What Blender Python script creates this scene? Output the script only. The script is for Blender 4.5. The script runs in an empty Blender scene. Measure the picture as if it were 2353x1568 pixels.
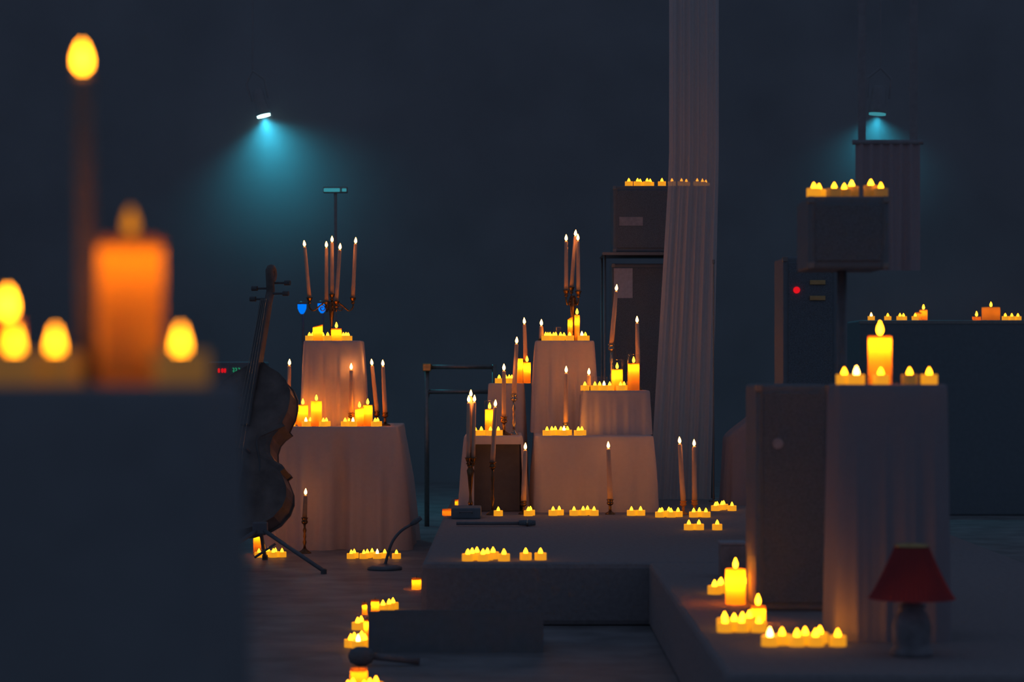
import bpy, bmesh, math, random
from mathutils import Vector, Matrix
random.seed(7)
S = bpy.context.scene
COL = S.collection

# ------------------------------------------------------------------ camera
FPX = 2353 * 85 / 36.0          # focal length in photo pixels
ZC = 0.82                       # lens height above the hall floor
cam = bpy.data.cameras.new('camera')
cam.lens = 85; cam.sensor_width = 36; cam.sensor_fit = 'HORIZONTAL'
cam.shift_y = 56 / 2353
cam.clip_start = 0.05; cam.clip_end = 60
cam.dof.use_dof = True; cam.dof.focus_distance = 10.35; cam.dof.aperture_fstop = 4.0
cam.dof.aperture_blades = 8
cam_o = bpy.data.objects.new('camera', cam); COL.objects.link(cam_o)
cam_o.location = (0, 0, ZC); cam_o.rotation_euler = (math.pi / 2, 0, 0)
S.camera = cam_o

# ------------------------------------------------------------------ world, colour management
w = bpy.data.worlds.new('world'); S.world = w; w.use_nodes = True
bg = w.node_tree.nodes['Background']
bg.inputs[0].default_value = (0.42, 0.60, 1.0, 1); bg.inputs[1].default_value = 0.122  # even blue fill added to lift dark tones, no source in the hall
S.view_settings.view_transform = 'Standard'; S.view_settings.look = 'None'
S.view_settings.gamma = 1; S.view_settings.use_curve_mapping = False
S.view_settings.exposure = 0.0

# ------------------------------------------------------------------ helpers
def at(px, py, Y):
    s = FPX / Y
    return Vector(((px - 1176.5) / s, Y, ZC + (840 - py) / s))
def X(px, Y): return (px - 1176.5) * Y / FPX
def Z(py, Y): return ZC + (840 - py) * Y / FPX

def mat(name, col, rough=0.8, metal=0.0, emit=None, strength=0.0, noise=0.0, nscale=20, spec=0.3, bump=0.0):
    m = bpy.data.materials.new(name); m.use_nodes = True
    nt = m.node_tree; b = nt.nodes['Principled BSDF']
    b.inputs['Base Color'].default_value = (*col, 1); b.inputs['Roughness'].default_value = rough
    b.inputs['Metallic'].default_value = metal; b.inputs['Specular IOR Level'].default_value = spec
    if emit:
        b.inputs['Emission Color'].default_value = (*emit, 1); b.inputs['Emission Strength'].default_value = strength
    if noise or bump:
        tc = nt.nodes.new('ShaderNodeTexCoord'); n = nt.nodes.new('ShaderNodeTexNoise')
        n.inputs['Scale'].default_value = nscale; n.inputs['Detail'].default_value = 4
        nt.links.new(tc.outputs['Object'], n.inputs['Vector'])
        if noise:
            r = nt.nodes.new('ShaderNodeValToRGB')
            r.color_ramp.elements[0].position = .3; r.color_ramp.elements[1].position = .7
            r.color_ramp.elements[0].color = (*[c * (1 - noise) for c in col], 1)
            r.color_ramp.elements[1].color = (*[min(1, c * (1 + noise)) for c in col], 1)
            nt.links.new(n.outputs['Fac'], r.inputs['Fac']); nt.links.new(r.outputs['Color'], b.inputs['Base Color'])
        if bump:
            bp = nt.nodes.new('ShaderNodeBump'); bp.inputs['Strength'].default_value = bump
            bp.inputs['Distance'].default_value = .01
            nt.links.new(n.outputs['Fac'], bp.inputs['Height']); nt.links.new(bp.outputs['Normal'], b.inputs['Normal'])
    return m

def emission(name, col, k):
    m = bpy.data.materials.new(name); m.use_nodes = True
    nt = m.node_tree; nt.nodes.clear()
    e = nt.nodes.new('ShaderNodeEmission'); o = nt.nodes.new('ShaderNodeOutputMaterial')
    e.inputs[0].default_value = (*col, 1); e.inputs[1].default_value = k
    nt.links.new(e.outputs[0], o.inputs[0]); return m

def shell(name, col, trans=.6, clear=0.0):
    """thin sheet that lets light through: diffuse + translucent (+ clear)"""
    m = bpy.data.materials.new(name); m.use_nodes = True
    nt = m.node_tree; nt.nodes.clear()
    d = nt.nodes.new('ShaderNodeBsdfDiffuse'); t = nt.nodes.new('ShaderNodeBsdfTranslucent')
    tc = nt.nodes.new('ShaderNodeTexCoord'); n = nt.nodes.new('ShaderNodeTexNoise')
    n.inputs['Scale'].default_value = 60; n.inputs['Detail'].default_value = 3
    r = nt.nodes.new('ShaderNodeValToRGB')
    r.color_ramp.elements[0].color = (*[c * .9 for c in col], 1); r.color_ramp.elements[1].color = (*col, 1)
    nt.links.new(tc.outputs['Object'], n.inputs['Vector']); nt.links.new(n.outputs['Fac'], r.inputs['Fac'])
    nt.links.new(r.outputs[0], d.inputs[0]); nt.links.new(r.outputs[0], t.inputs[0])
    mx = nt.nodes.new('ShaderNodeMixShader'); mx.inputs[0].default_value = trans
    nt.links.new(d.outputs[0], mx.inputs[1]); nt.links.new(t.outputs[0], mx.inputs[2])
    out = mx.outputs[0]
    if clear:
        c = nt.nodes.new('ShaderNodeBsdfTransparent'); m2 = nt.nodes.new('ShaderNodeMixShader')
        m2.inputs[0].default_value = clear
        nt.links.new(out, m2.inputs[1]); nt.links.new(c.outputs[0], m2.inputs[2]); out = m2.outputs[0]
    o = nt.nodes.new('ShaderNodeOutputMaterial'); nt.links.new(out, o.inputs[0]); return m

def thin_glass(name):
    m = bpy.data.materials.new(name); m.use_nodes = True
    nt = m.node_tree; nt.nodes.clear()
    g = nt.nodes.new('ShaderNodeBsdfGlossy'); g.inputs['Roughness'].default_value = .08
    c = nt.nodes.new('ShaderNodeBsdfTransparent'); c.inputs[0].default_value = (.96, .97, .97, 1)
    lw = nt.nodes.new('ShaderNodeLayerWeight'); lw.inputs[0].default_value = .5
    pw = nt.nodes.new('ShaderNodeMath'); pw.operation = 'POWER'; pw.inputs[1].default_value = 3.5; nt.links.new(lw.outputs['Facing'], pw.inputs[0])
    f = nt.nodes.new('ShaderNodeMath'); f.operation = 'MULTIPLY_ADD'; f.inputs[1].default_value = .55; f.inputs[2].default_value = .03; nt.links.new(pw.outputs[0], f.inputs[0])
    mx = nt.nodes.new('ShaderNodeMixShader'); o = nt.nodes.new('ShaderNodeOutputMaterial')
    nt.links.new(f.outputs[0], mx.inputs[0]); nt.links.new(c.outputs[0], mx.inputs[1]); nt.links.new(g.outputs[0], mx.inputs[2])
    nt.links.new(mx.outputs[0], o.inputs[0]); return m

ORANGE = (1.0, 0.30, 0.006)
M = dict(
    floor=mat('floor_paint', (.26, .25, .25), .55, noise=.25, nscale=6),
    wall=mat('wall_paint', (.30, .30, .31), .9, noise=.1, nscale=2),
    carpet=mat('platform_carpet', (.30, .27, .27), .95, noise=.10, nscale=60, bump=.2),
    cloth=shell('cream_cloth', (.80, .70, .67), .2),
    sheer=shell('sheer_drape', (.85, .80, .79), .45, .10),
    sheet=shell('grey_dust_sheet', (.46, .41, .43), .2),
    black=mat('black_paint', (.19, .225, .245), .6, noise=.06, nscale=40),
    blackcloth=mat('black_drape', (.27, .275, .28), .95, noise=.06, nscale=30),
    plastic=mat('black_plastic', (.19, .19, .20), .35, noise=.1, nscale=50, spec=.4),
    grille=mat('speaker_grille', (.18, .215, .235), .6, noise=.3, nscale=300, bump=.5),
    fixture=mat('grey_fixture', (.30, .30, .31), .6, noise=.1, nscale=40),
    rail=mat('dull_metal', (.30, .28, .26), .4, .8, noise=.1, nscale=60),
    bronze=mat('dark_bronze', (.20, .12, .06), .3, .9, noise=.2, nscale=60),
    silver=mat('worn_silver', (.45, .38, .30), .25, 1.0, noise=.1, nscale=60),
    wood=mat('cello_varnish', (.19, .15, .13), .45, noise=.35, nscale=12),
    ebony=mat('ebony', (.13, .13, .13), .35, noise=.1, nscale=30),
    taper=mat('taper_wax', (.72, .50, .36), .5, noise=.06, nscale=40),
    darkwax=mat('brown_wax', (.32, .26, .22), .5, noise=.1, nscale=40),
    wick=mat('wick', (.03, .02, .02), .9, noise=.1, nscale=90),
    pillar=shell('pillar_wax', (.95, .62, .22), .6),
    cup=mat('glow_painted_cup', (.50, .32, .14), .6, emit=(1, .37, .006), strength=.78, noise=.05, nscale=90),  # emission stands in for flame light seeping through the wax
    dullcup=mat('faint_glow_painted_cup', (.55, .36, .18), .6, emit=(1, .38, .02), strength=.12, noise=.05, nscale=90),  # weaker emission in place of inner flame light, for the dimmer cups
    led=emission('led_flame', ORANGE, 14),
    flame=emission('candle_flame', (1.0, .31, .05), 37),
    softflame=emission('soft_flame', ORANGE, 24),
    dimflame=emission('dim_flame', ORANGE, .9),
    glass=thin_glass('clear_glass'),
    amber=mat('amber_glass', (.75, .30, .06), .2, noise=.1, nscale=30),
    paper=mat('white_paper', (.62, .58, .60), .9, noise=.1, nscale=60),
    label=mat('label_plate', (.42, .40, .42), .8, noise=.15, nscale=60),
    redshade=shell('red_pleated_fabric', (.55, .10, .10), .3),
    stone=mat('grey_stone', (.26, .25, .26), .7, noise=.3, nscale=25),
    brass=mat('brass', (.65, .45, .2), .35, 1.0, noise=.1, nscale=50),
    teal=emission('teal_lens', (.50, 1.0, 1.0), 9),
    teal_dim=emission('dim_teal_lens', (.06, .35, .42), .8),
    tealstrip=emission('lit_edge_teal', (.05, .33, .40), .75),  # glow standing in for teal spotlight caught on a box edge
    bluelamp=emission('blue_lens', (.0, .20, 1.0), .95),
    redled=emission('red_led', (1.0, .01, .02), .75),
    greenled=emission('green_led', (.03, .42, .20), .55),
    blueled=emission('blue_led', (.05, .40, .95), .9),
)

def link(o, parent=None):
    COL.objects.link(o)
    if parent: o.parent = parent
    return o
def tag(o, label, cat, group=None, kind=None):
    if label: o['label'] = label
    if cat: o['category'] = cat
    if group: o['group'] = group
    if kind: o['kind'] = kind
    return o
def thing(name, label, cat, loc=(0, 0, 0), group=None, rot=(0, 0, 0)):
    o = bpy.data.objects.new(name, None); o.empty_display_size = .05
    link(o); o.location = loc; o.rotation_euler = rot
    return tag(o, label, cat, group)
def mesh(name, verts, faces, m, smooth=False):
    me = bpy.data.meshes.new(name); me.from_pydata([tuple(v) for v in verts], [], faces)
    bm = bmesh.new(); bm.from_mesh(me); bmesh.ops.recalc_face_normals(bm, faces=bm.faces); bm.to_mesh(me); bm.free()
    me.materials.append(m)
    if smooth:
        me.polygons.foreach_set('use_smooth', [True] * len(me.polygons))
    return me
def obj(name, me, parent=None, loc=None):
    o = bpy.data.objects.new(name, me); link(o, parent)
    if loc is not None: o.location = loc
    return o

class MB:
    """collects shapes into one mesh"""
    def __init__(s): s.v = []; s.f = []
    def add(s, v, f):
        n = len(s.v); s.v += [Vector(p) for p in v]; s.f += [[i + n for i in q] for q in f]; return s
    def box(s, x0, x1, y0, y1, z0, z1, b=0.0):
        if b <= 0:
            v = [(x, y, z) for x in (x0, x1) for y in (y0, y1) for z in (z0, z1)]
            return s.add(v, [(0, 1, 3, 2), (4, 6, 7, 5), (0, 4, 5, 1), (2, 3, 7, 6), (0, 2, 6, 4), (1, 5, 7, 3)])
        bm = bmesh.new(); bmesh.ops.create_cube(bm, size=1)
        for v in bm.verts:
            v.co = Vector(((x0 + x1) / 2 + v.co.x * (x1 - x0), (y0 + y1) / 2 + v.co.y * (y1 - y0), (z0 + z1) / 2 + v.co.z * (z1 - z0)))
        bmesh.ops.bevel(bm, geom=bm.edges[:], offset=b, segments=2, affect='EDGES', profile=.5)
        bm.verts.index_update()
        s.add([v.co.copy() for v in bm.verts], [[v.index for v in f.verts] for f in bm.faces]); bm.free(); return s
    def lathe(s, prof, n=16, c=(0, 0, 0), cap=True):
        c = Vector(c); v = []; f = []
        for r, z in prof:
            for i in range(n):
                a = 2 * math.pi * i / n; v.append(c + Vector((r * math.cos(a), r * math.sin(a), z)))
        for k in range(len(prof) - 1):
            for i in range(n):
                j = (i + 1) % n; f.append((k * n + i, k * n + j, (k + 1) * n + j, (k + 1) * n + i))
        if cap:
            f.append(tuple(range(n))); f.append(tuple(range((len(prof) - 1) * n, len(prof) * n)))
        return s.add(v, f)
    def tube(s, pts, r, n=8, cap=True):
        pts = [Vector(p) for p in pts]; rr = r if isinstance(r, (list, tuple)) else [r] * len(pts)
        v = []; f = []; up = None
        for k, p in enumerate(pts):
            t = (pts[min(k + 1, len(pts) - 1)] - pts[max(k - 1, 0)]).normalized()
            if up is None: up = Vector((0, 1, 0)) if abs(t.y) < .9 else Vector((1, 0, 0))
            a = (up - t * up.dot(t)).normalized(); b = t.cross(a); up = a
            for i in range(n):
                q = 2 * math.pi * i / n; v.append(p + (a * math.cos(q) + b * math.sin(q)) * rr[k])
        for k in range(len(pts) - 1):
            for i in range(n):
                j = (i + 1) % n; f.append((k * n + i, k * n + j, (k + 1) * n + j, (k + 1) * n + i))
        if cap: f.append(tuple(range(n))); f.append(tuple(range((len(pts) - 1) * n, len(pts) * n)))
        return s.add(v, f)
    def xf(s, m): s.v = [m @ p for p in s.v]; return s
    def mesh(s, name, m, smooth=False): return mesh(name, s.v, s.f, m, smooth)
    def obj(s, name, m, parent=None, loc=None, smooth=False): return obj(name, s.mesh(name, m, smooth), parent, loc)

def smooth_path(pts, n=6):
    """Catmull-Rom through pts"""
    P = [Vector(p) for p in pts]; P = [P[0] * 2 - P[1]] + P + [P[-1] * 2 - P[-2]]; out = []
    for i in range(1, len(P) - 2):
        for k in range(n):
            t = k / n; a, b, c, d = P[i - 1], P[i], P[i + 1], P[i + 2]
            out.append(.5 * ((2 * b) + (c - a) * t + (2 * a - 5 * b + 4 * c - d) * t * t + (3 * b - a - 3 * c + d) * t ** 3))
    out.append(P[-2]); return out

# placed circles, so that nothing on a surface overlaps
PLACED = []
def free(x, y, r, z):
    for (a, b, c, z0, z1) in PLACED:
        if z0 - .004 <= z <= z1 + .0 and (a - x) ** 2 + (b - y) ** 2 < (r + c + .0008) ** 2: return False
    return True
def spot(px, z, r, h, ys):
    """first free depth from the list for a thing seen at px standing at height z"""
    for y in ys:
        x = X(px, y)
        if free(x, y, r, z):
            PLACED.append((x, y, r, z, z + h)); return Vector((x, y, z))
    print('NO ROOM', px, z); return None
def span(a, b, st=.008):
    n = max(1, int(abs(b - a) / st)); return [a + (b - a) * i / n for i in range(n + 1)]

# ------------------------------------------------------------------ the hall
def struct(name, mb, m): return tag(mb.obj(name, m), None, None, kind='structure')
struct('floor', MB().box(-9, 9, -3, 17.2, -.1, 0), M['floor'])
struct('wall_back', MB().box(-9, 9, 17, 17.2, 0, 6), M['wall'])

PZ = .20   # platform height
pl = MB().box(X(968, 7.62), 1.62, 7.6, 11.3, 0, PZ, .018).obj('stage_platform', M['carpet'])
tag(pl, 'low carpeted stage platform under the draped tables, candles along its front edge', 'platform')
pr = MB().box(.43, 1.62, 4.85, 7.598, 0, PZ, .012).obj('stage_platform', M['carpet'])
tag(pr, 'low carpeted platform wing reaching forward under the red-shaded lamp', 'platform')

# ------------------------------------------------------------------ draped plinths and tables
def draped(name, label, cat, x0, x1, y0, y1, z0, z1, flare=.02, amp=.012, nf=24, seed=1, m='cloth', cr=.02, skip=None, group=None, deep=None):
    rnd = random.Random(seed)
    w_, d_ = x1 - x0, y1 - y0; cx, cy = (x0 + x1) / 2, (y0 + y1) / 2
    N = 260; per = []
    hx, hy = w_ / 2 - cr, d_ / 2 - cr
    segs = [('l', (-hx, -hy - cr), (1, 0), 2 * hx, (0, -1)), ('c', (hx, -hy), -90), ('l', (hx + cr, -hy), (0, 1), 2 * hy, (1, 0)), ('c', (hx, hy), 0),
            ('l', (hx, hy + cr), (-1, 0), 2 * hx, (0, 1)), ('c', (-hx, hy), 90), ('l', (-hx - cr, hy), (0, -1), 2 * hy, (-1, 0)), ('c', (-hx, -hy), 180)]
    L = 4 * hx + 4 * hy + 2 * math.pi * cr
    for i in range(N):
        s_ = L * i / N
        for g in segs:
            ln = g[3] if g[0] == 'l' else math.pi * cr / 2
            if s_ <= ln:
                if g[0] == 'l':
                    p = Vector((g[1][0] + g[2][0] * s_, g[1][1] + g[2][1] * s_)); nn = Vector(g[4])
                else:
                    a = math.radians(g[2]) + s_ / cr; nn = Vector((math.cos(a), math.sin(a))); p = Vector(g[1]) + nn * cr
                per.append((p, nn)); break
            s_ -= ln
        else: per.append((Vector((-hx, -hy - cr)), Vector((0, -1))))
    ph = [rnd.uniform(0, 6.28) for _ in range(5)]; fr = [nf, nf * .6, nf * 1.7, nf * .37, nf * 2.6]; am = [1, .7, .45, .6, .25]
    def fold(u): return sum(a * math.sin(2 * math.pi * round(f) * u + p) for a, f, p in zip(am, fr, ph)) / 1.6
    rows = [(-.02, z1, 0), (-.006, z1, 0), (-.002, z1 - .002, 0), (0, z1 - .007, 0)]
    H = z1 - z0 - .007; K = 22
    for k in range(1, K + 1): t = k / K; rows.append((None, z1 - .007 - H * t, t))
    v = [Vector((0, 0, z1))]; f = []
    for (off, z, t) in rows:
        for i, (p, nn) in enumerate(per):
            u = i / N
            if off is None:
                o = flare * t ** .8 + amp * min(1, t * 2.2) ** .8 * fold(u) * (.5 + .6 * t)
                if deep and nn.y < -.5:
                    q = (p.x - deep[0]) / deep[1]; o -= deep[2] * math.exp(-q * q) * min(1, t * 2)
            else: o = off
            v.append(Vector((p.x + nn.x * o, p.y + nn.y * o, z)))
    for i in range(N): f.append((0, 1 + i, 1 + (i + 1) % N))
    for k in range(len(rows) - 1):
        for i in range(N):
            j = (i + 1) % N; q = (1 + k * N + i, 1 + k * N + j, 1 + (k + 1) * N + j, 1 + (k + 1) * N + i)
            if skip:
                c = sum((v[a] for a in q), Vector()) / 4
                if skip(c, per[i][1]): continue
            f.append(q)
    v = [p - Vector((0, 0, z0)) for p in v]
    root = thing(name, label, cat, (cx, cy, z0), group)
    obj('cloth', mesh('cloth', v, f, M[m], True), root)
    return root

# two-tier table beside the cello
YT0, YT1 = 10.75, 11.45
ZT = Z(981, YT0)
draped('draped_table', 'wide low table under a floor-length cream cloth, beside the cello', 'table',
       X(625, YT0), X(914, YT0), YT0, YT1, 0, ZT, .05, .020, 22, 3, deep=(.03, .045, .06))
ZP1 = Z(783, 10.92)
draped('draped_plinth', 'cream-draped plinth carrying the five-light candelabra, on the wide low table', 'plinth',
       X(697, 10.92), X(829, 10.92), 10.92, 11.2, ZT, ZP1, .016, .008, 18, 5)
# centre group on the platform
ZL = Z(1002, 10.2)
draped('draped_table', 'low cream-draped table on the platform that carries the two tall plinths', 'table',
       X(1229, 10.2), X(1502, 10.2), 10.2, 10.95, PZ, ZL, .015, .008, 20, 8)
ZRP = Z(898, 10.36)
draped('draped_plinth', 'cream-draped plinth carrying the tall glass cylinders', 'plinth',
       X(1340, 10.36), X(1494, 10.36), 10.36, 10.62, ZL, ZRP, .008, .005, 16, 11)
ZTP = Z(783, 10.66)
draped('draped_plinth', 'tallest cream-draped plinth, carrying the three-light candelabra', 'plinth',
       X(1230, 10.66), X(1366, 10.66), 10.66, 10.92, ZL, ZTP, .012, .007, 16, 13)
ZMP = Z(882, 10.62)
bx0, bx1 = X(1066, 10.2), X(1201, 10.2)
def bench_open(c, nn):
    if nn.y > -.9: return False
    q = (c.x + (bx1 - bx0) / 2) / (bx1 - bx0)
    top = (ZL - .03) - .03 * abs(q * 2 - 1.15) ** 4
    return .17 < q < 1.1 and c.z < top
draped('draped_bench', 'narrow cream-draped bench whose cloth is parted over a dark opening', 'bench',
       bx0, bx1, 10.2, 10.72, PZ, ZL, .022, .006, 14, 17, skip=bench_open)
MB().box(-(bx1 - bx0) / 2 + .02, (bx1 - bx0) / 2 - .012, -.20, .235, .002, ZL - PZ - .008).obj('shade_block', M['ebony'], bpy.data.objects['draped_bench'])  # dark box added inside to block light and darken the opening
draped('draped_plinth', 'squat cream-draped plinth behind the bench with the dark opening', 'plinth',
       X(1122, 10.82), X(1205, 10.82), 10.80, 11.0, PZ, ZMP, .012, .006, 14, 19)

# right-hand pedestal, foreground plinth
YP = 5.42
ZPP = Z(884, YP)
draped('draped_pedestal', 'tall grey-cream draped pedestal behind the red-shaded lamp', 'pedestal',
       X(1932, YP), X(2180, YP), YP, YP + .24, PZ, ZPP, .012, .004, 16, 23, m='sheet')
ZFG = ZC - .013
draped('draped_plinth', 'black-draped plinth with blurred foreground candles', 'plinth',
       -.42, X(465, 1.6), 1.56, 1.86, 0, ZFG, .01, .006, 14, 29, m='blackcloth')

# ------------------------------------------------------------------ candles
def flame_mesh(name, r, h, m, z=0, n=10):
    prof = [(r * .35, 0), (r * .85, h * .16), (r, h * .34), (r * .82, h * .56), (r * .45, h * .8), (r * .12, h)]
    return MB().lathe(prof, n, (0, 0, z)).mesh(name, m, True)
TR, TH = .019, .0225
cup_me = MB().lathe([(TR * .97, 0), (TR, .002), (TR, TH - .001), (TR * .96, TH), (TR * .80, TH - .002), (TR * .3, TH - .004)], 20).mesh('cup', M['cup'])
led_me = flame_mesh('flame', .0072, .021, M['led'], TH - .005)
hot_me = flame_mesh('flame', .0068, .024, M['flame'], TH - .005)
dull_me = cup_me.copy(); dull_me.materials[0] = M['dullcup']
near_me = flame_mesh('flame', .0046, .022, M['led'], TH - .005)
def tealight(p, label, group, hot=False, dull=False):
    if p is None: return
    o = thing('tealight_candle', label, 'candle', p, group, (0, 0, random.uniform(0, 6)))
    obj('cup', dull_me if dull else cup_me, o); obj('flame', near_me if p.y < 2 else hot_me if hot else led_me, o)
    return o
def row(pxs, z, y0, y1, label, group, hot=(), st=.008, dull=()):
    ys = span(y0, y1, st)
    for i, px in enumerate(pxs):
        tealight(spot(px, z, TR, .045, ys), (label[px] if px in label else label.get(0)) if isinstance(label, dict) else (label[1] if px in hot else label[0]), group, px in hot, px in dull)

def pillar(px, z, wpx, top, y0, y1, label, group, power=.10, flame=True, slant=0.0, lz=.75, flame_mat='softflame', fs=1.0):
    ys = span(y0, y1); yy = ys[0]
    r = wpx / 2 * yy / FPX
    p = spot(px, z, r, .3, ys)
    if p is None: return
    r = wpx / 2 * p.y / FPX; h = Z(top, p.y) - z
    o = thing('pillar_candle', label, 'candle', p, group)
    n = 24; v = []; f = []
    prof = [(r * .97, 0), (r, .003)] + [(r, h * k / 8) for k in range(1, 8)] + [(r, h - .002), (r * .96, h), (r * .84, h - .004), (r * .7, h - .009)]
    mb = MB().lathe(prof, n)
    if slant:
        for q in mb.v:
            if q.z > h * .6: q.z += slant * q.x * (q.z - h * .6) / (h * .4)
    wx = mb.obj('wax', M['pillar'], o, smooth=True)
    MB().tube([(0, 0, h - .012), (0, 0, h + .004), (.001, 0, h + .007)], .0009, 6).obj('wick', M['wick'], wx)
    if flame: obj('flame', flame_mesh('flame', .0065 * fs, .026 * fs, M[flame_mat]), o, (0, 0, h + .0025))
    l = bpy.data.lights.new('candle_glow', 'POINT'); l.energy = power * (3.0 if p.y > 5 else 1); l.color = ORANGE; l.shadow_soft_size = r * .3
    lo = bpy.data.objects.new('candle_glow', l); link(lo, o); lo.location = (0, 0, h * lz)
    return p, r, h

def glass(px, z, wpx, top, y, label, group=None, r=None, p=None):
    if p is None: p = Vector((X(px, y), y, z))
    if r is None: r = wpx / 2 * p.y / FPX
    h = Z(top, p.y) - z; t = .0018
    mb = MB().lathe([(r * .3, .0005), (r * .96, .0005), (r, .003), (r, h - .002), (r + .0006, h - .001), (r, h), (r - .0008, h - .001)], 28, cap=False)
    o = mb.obj('glass_cylinder', M['glass'], None, p, smooth=True)
    return tag(o, label, 'glass', group)

def candlestick(x, y, z0, z1, label, m='bronze', style=0, base=.030, group=None):
    h = z1 - z0; o = thing('candlestick', label, 'candle holder', (x, y, z0), group)
    if h < .03:
        MB().lathe([(base * .9, 0), (base, .003), (base * .95, .006), (.013, .006), (.0125, h - .002), (.0135, h), (.010, h - .0005)], 18).obj('dish', M[m], o, smooth=True)
        return o
    b = min(.022, h * .25); c = min(.030, h * .4)
    MB().lathe([(base, 0), (base, .003), (base * .82, .007), (base * .4, b * .7), (.007, b)], 20).obj('base', M[m], o, smooth=True)
    prof = [(.0065, b - .002)]; zz = h - c
    for k in range(1, 8):
        t = k / 8; r = .0045 + (.004 if k in (2, 6) else .0) + (.0025 if k == 4 else 0); prof.append((r, b + (zz - b) * t))
    prof.append((.006, zz))
    MB().lathe(prof, 12).obj('stem', M[m], o, smooth=True)
    MB().lathe([(.005, zz - .001), (.012, zz + c * .15), (.015, zz + c * .4), (.0115, zz + c * .6), (.0125, zz + c * .85), (.0165, h), (.0105, h - .0005)], 16).obj('cup', M[m], o, smooth=True)
    return o

def taper(p0, p1, label, group=None, r0=.0105, r1=.0082, m='taper', hot=True, fs=1.0):
    """p0 foot of the wax, p1 top of the wax"""
    p0, p1 = Vector(p0), Vector(p1); L = (p1 - p0).length
    o = thing('taper_candle', label, 'candle', p0, group)
    o.rotation_euler = (p1 - p0).to_track_quat('Z', 'Y').to_euler()
    MB().lathe([(r0, 0), (r0 * .97, L * .25), ((r0 + r1) / 2, L * .6), (r1, L - .006), (r1 * .7, L - .001), (r1 * .3, L)], 14).obj('wax', M[m], o, smooth=True)
    MB().tube([(0, 0, L - .001), (0, 0, L + .006)], .0008, 5).obj('wick', M['wick'], o.children[0])
    f = obj('flame', flame_mesh('flame', .0068 * fs, .027 * fs, M['flame'] if hot else M['softflame']), o, (0, 0, L + .002))
    return o
def taper_set(fx, fy, bx, by, y, z0, label, hlabel, m='bronze', base=.03, group=None, hold=True, r0=.0105, r1=.0082, hot=True, wm='taper'):
    """flame centre at (fx, fy), foot of the wax at (bx, by), at depth y, holder standing on z0"""
    a = at(bx, by, y); b = at(fx, fy + 7, y)
    if hold:
        candlestick(a.x, y, z0, a.z, hlabel, m, base=base); PLACED.append((a.x, y, base, z0, z0 + .3))
    taper(a, b, label, group, r0, r1, wm, hot)

G = 'tealights on '
T1 = 'on the wide low draped table beside the cello'
# tapers first, then pillars, then the tealights around them
taper_set(665, 833, 662, 945, 10.96, ZT, 'tall lit taper nearest the cello on the wide low draped table', 'dark candlestick of the taper nearest the cello')
taper_set(807, 843, 807, 950, 10.87, ZT, 'tall lit taper in front of the plinth on the wide low draped table', 'dark candlestick in front of the plinth with the five-light candelabra', base=.022)
taper_set(855, 833, 866, 945, 10.98, ZT, 'tall lit taper leaning beside the plinth on the wide low draped table', 'dark candlestick of the leaning taper on the wide low draped table', base=.022)
taper_set(880, 835, 885, 948, 10.92, ZT, 'tall lit taper at the table edge farthest from the cello', 'dark candlestick at the table edge farthest from the cello', base=.025)
for (px, wp, top, y0, fl, sl, pw, nm) in ((674, 21, 943, 11.12, False, .1, .05, 'short unlit-topped pillar candle between taper and taller pillars'),
        (696, 24, 931, 10.86, True, 0, .10, 'medium pillar candle second tallest on the wide low draped table'),
        (727, 25, 922, 10.82, True, 0, .11, 'tall pillar candle in front of the plinth corner on the wide low table'),
        (826, 20, 938, 10.84, True, .35, .09, 'slant-topped pillar candle on the wide low table'),
        (845, 22, 931, 10.84, True, 0, .09, 'pillar candle beside the slant-topped one on the wide low table')):
    pillar(px, ZT, wp, top, y0, y0 + .12, nm, 'pillar candles on the wide low table', pw, fl, sl)
row([703, 811, 636, 642, 647, 652, 660, 669, 713, 719, 743, 750, 793, 803, 820, 828, 862, 868], ZT, 10.79, 11.2,
    ('small tealight ' + T1, 'small tealight with a white-hot flame ' + T1), G + 'the wide low table', hot=(660, 703, 811))
# plinth with the five-light candelabra
pillar(730, ZP1, 23, 749, 10.97, 11.1, 'slant-topped pillar candle under the five-light candelabra', 'pillar candles under the candelabra', .10, False, .3)
pillar(773, ZP1, 24, 755, 10.97, 11.1, 'flat-topped pillar candle under the five-light candelabra', 'pillar candles under the candelabra', .10)
PLACED.append((X(762, 11.1), 11.1, .045, ZP1, 2))
row([711, 718, 730, 742, 753, 770, 789, 795, 800], ZP1, 10.945, 11.16, ('small tealight under the five-light candelabra',), G + 'the candelabra plinth')

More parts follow.
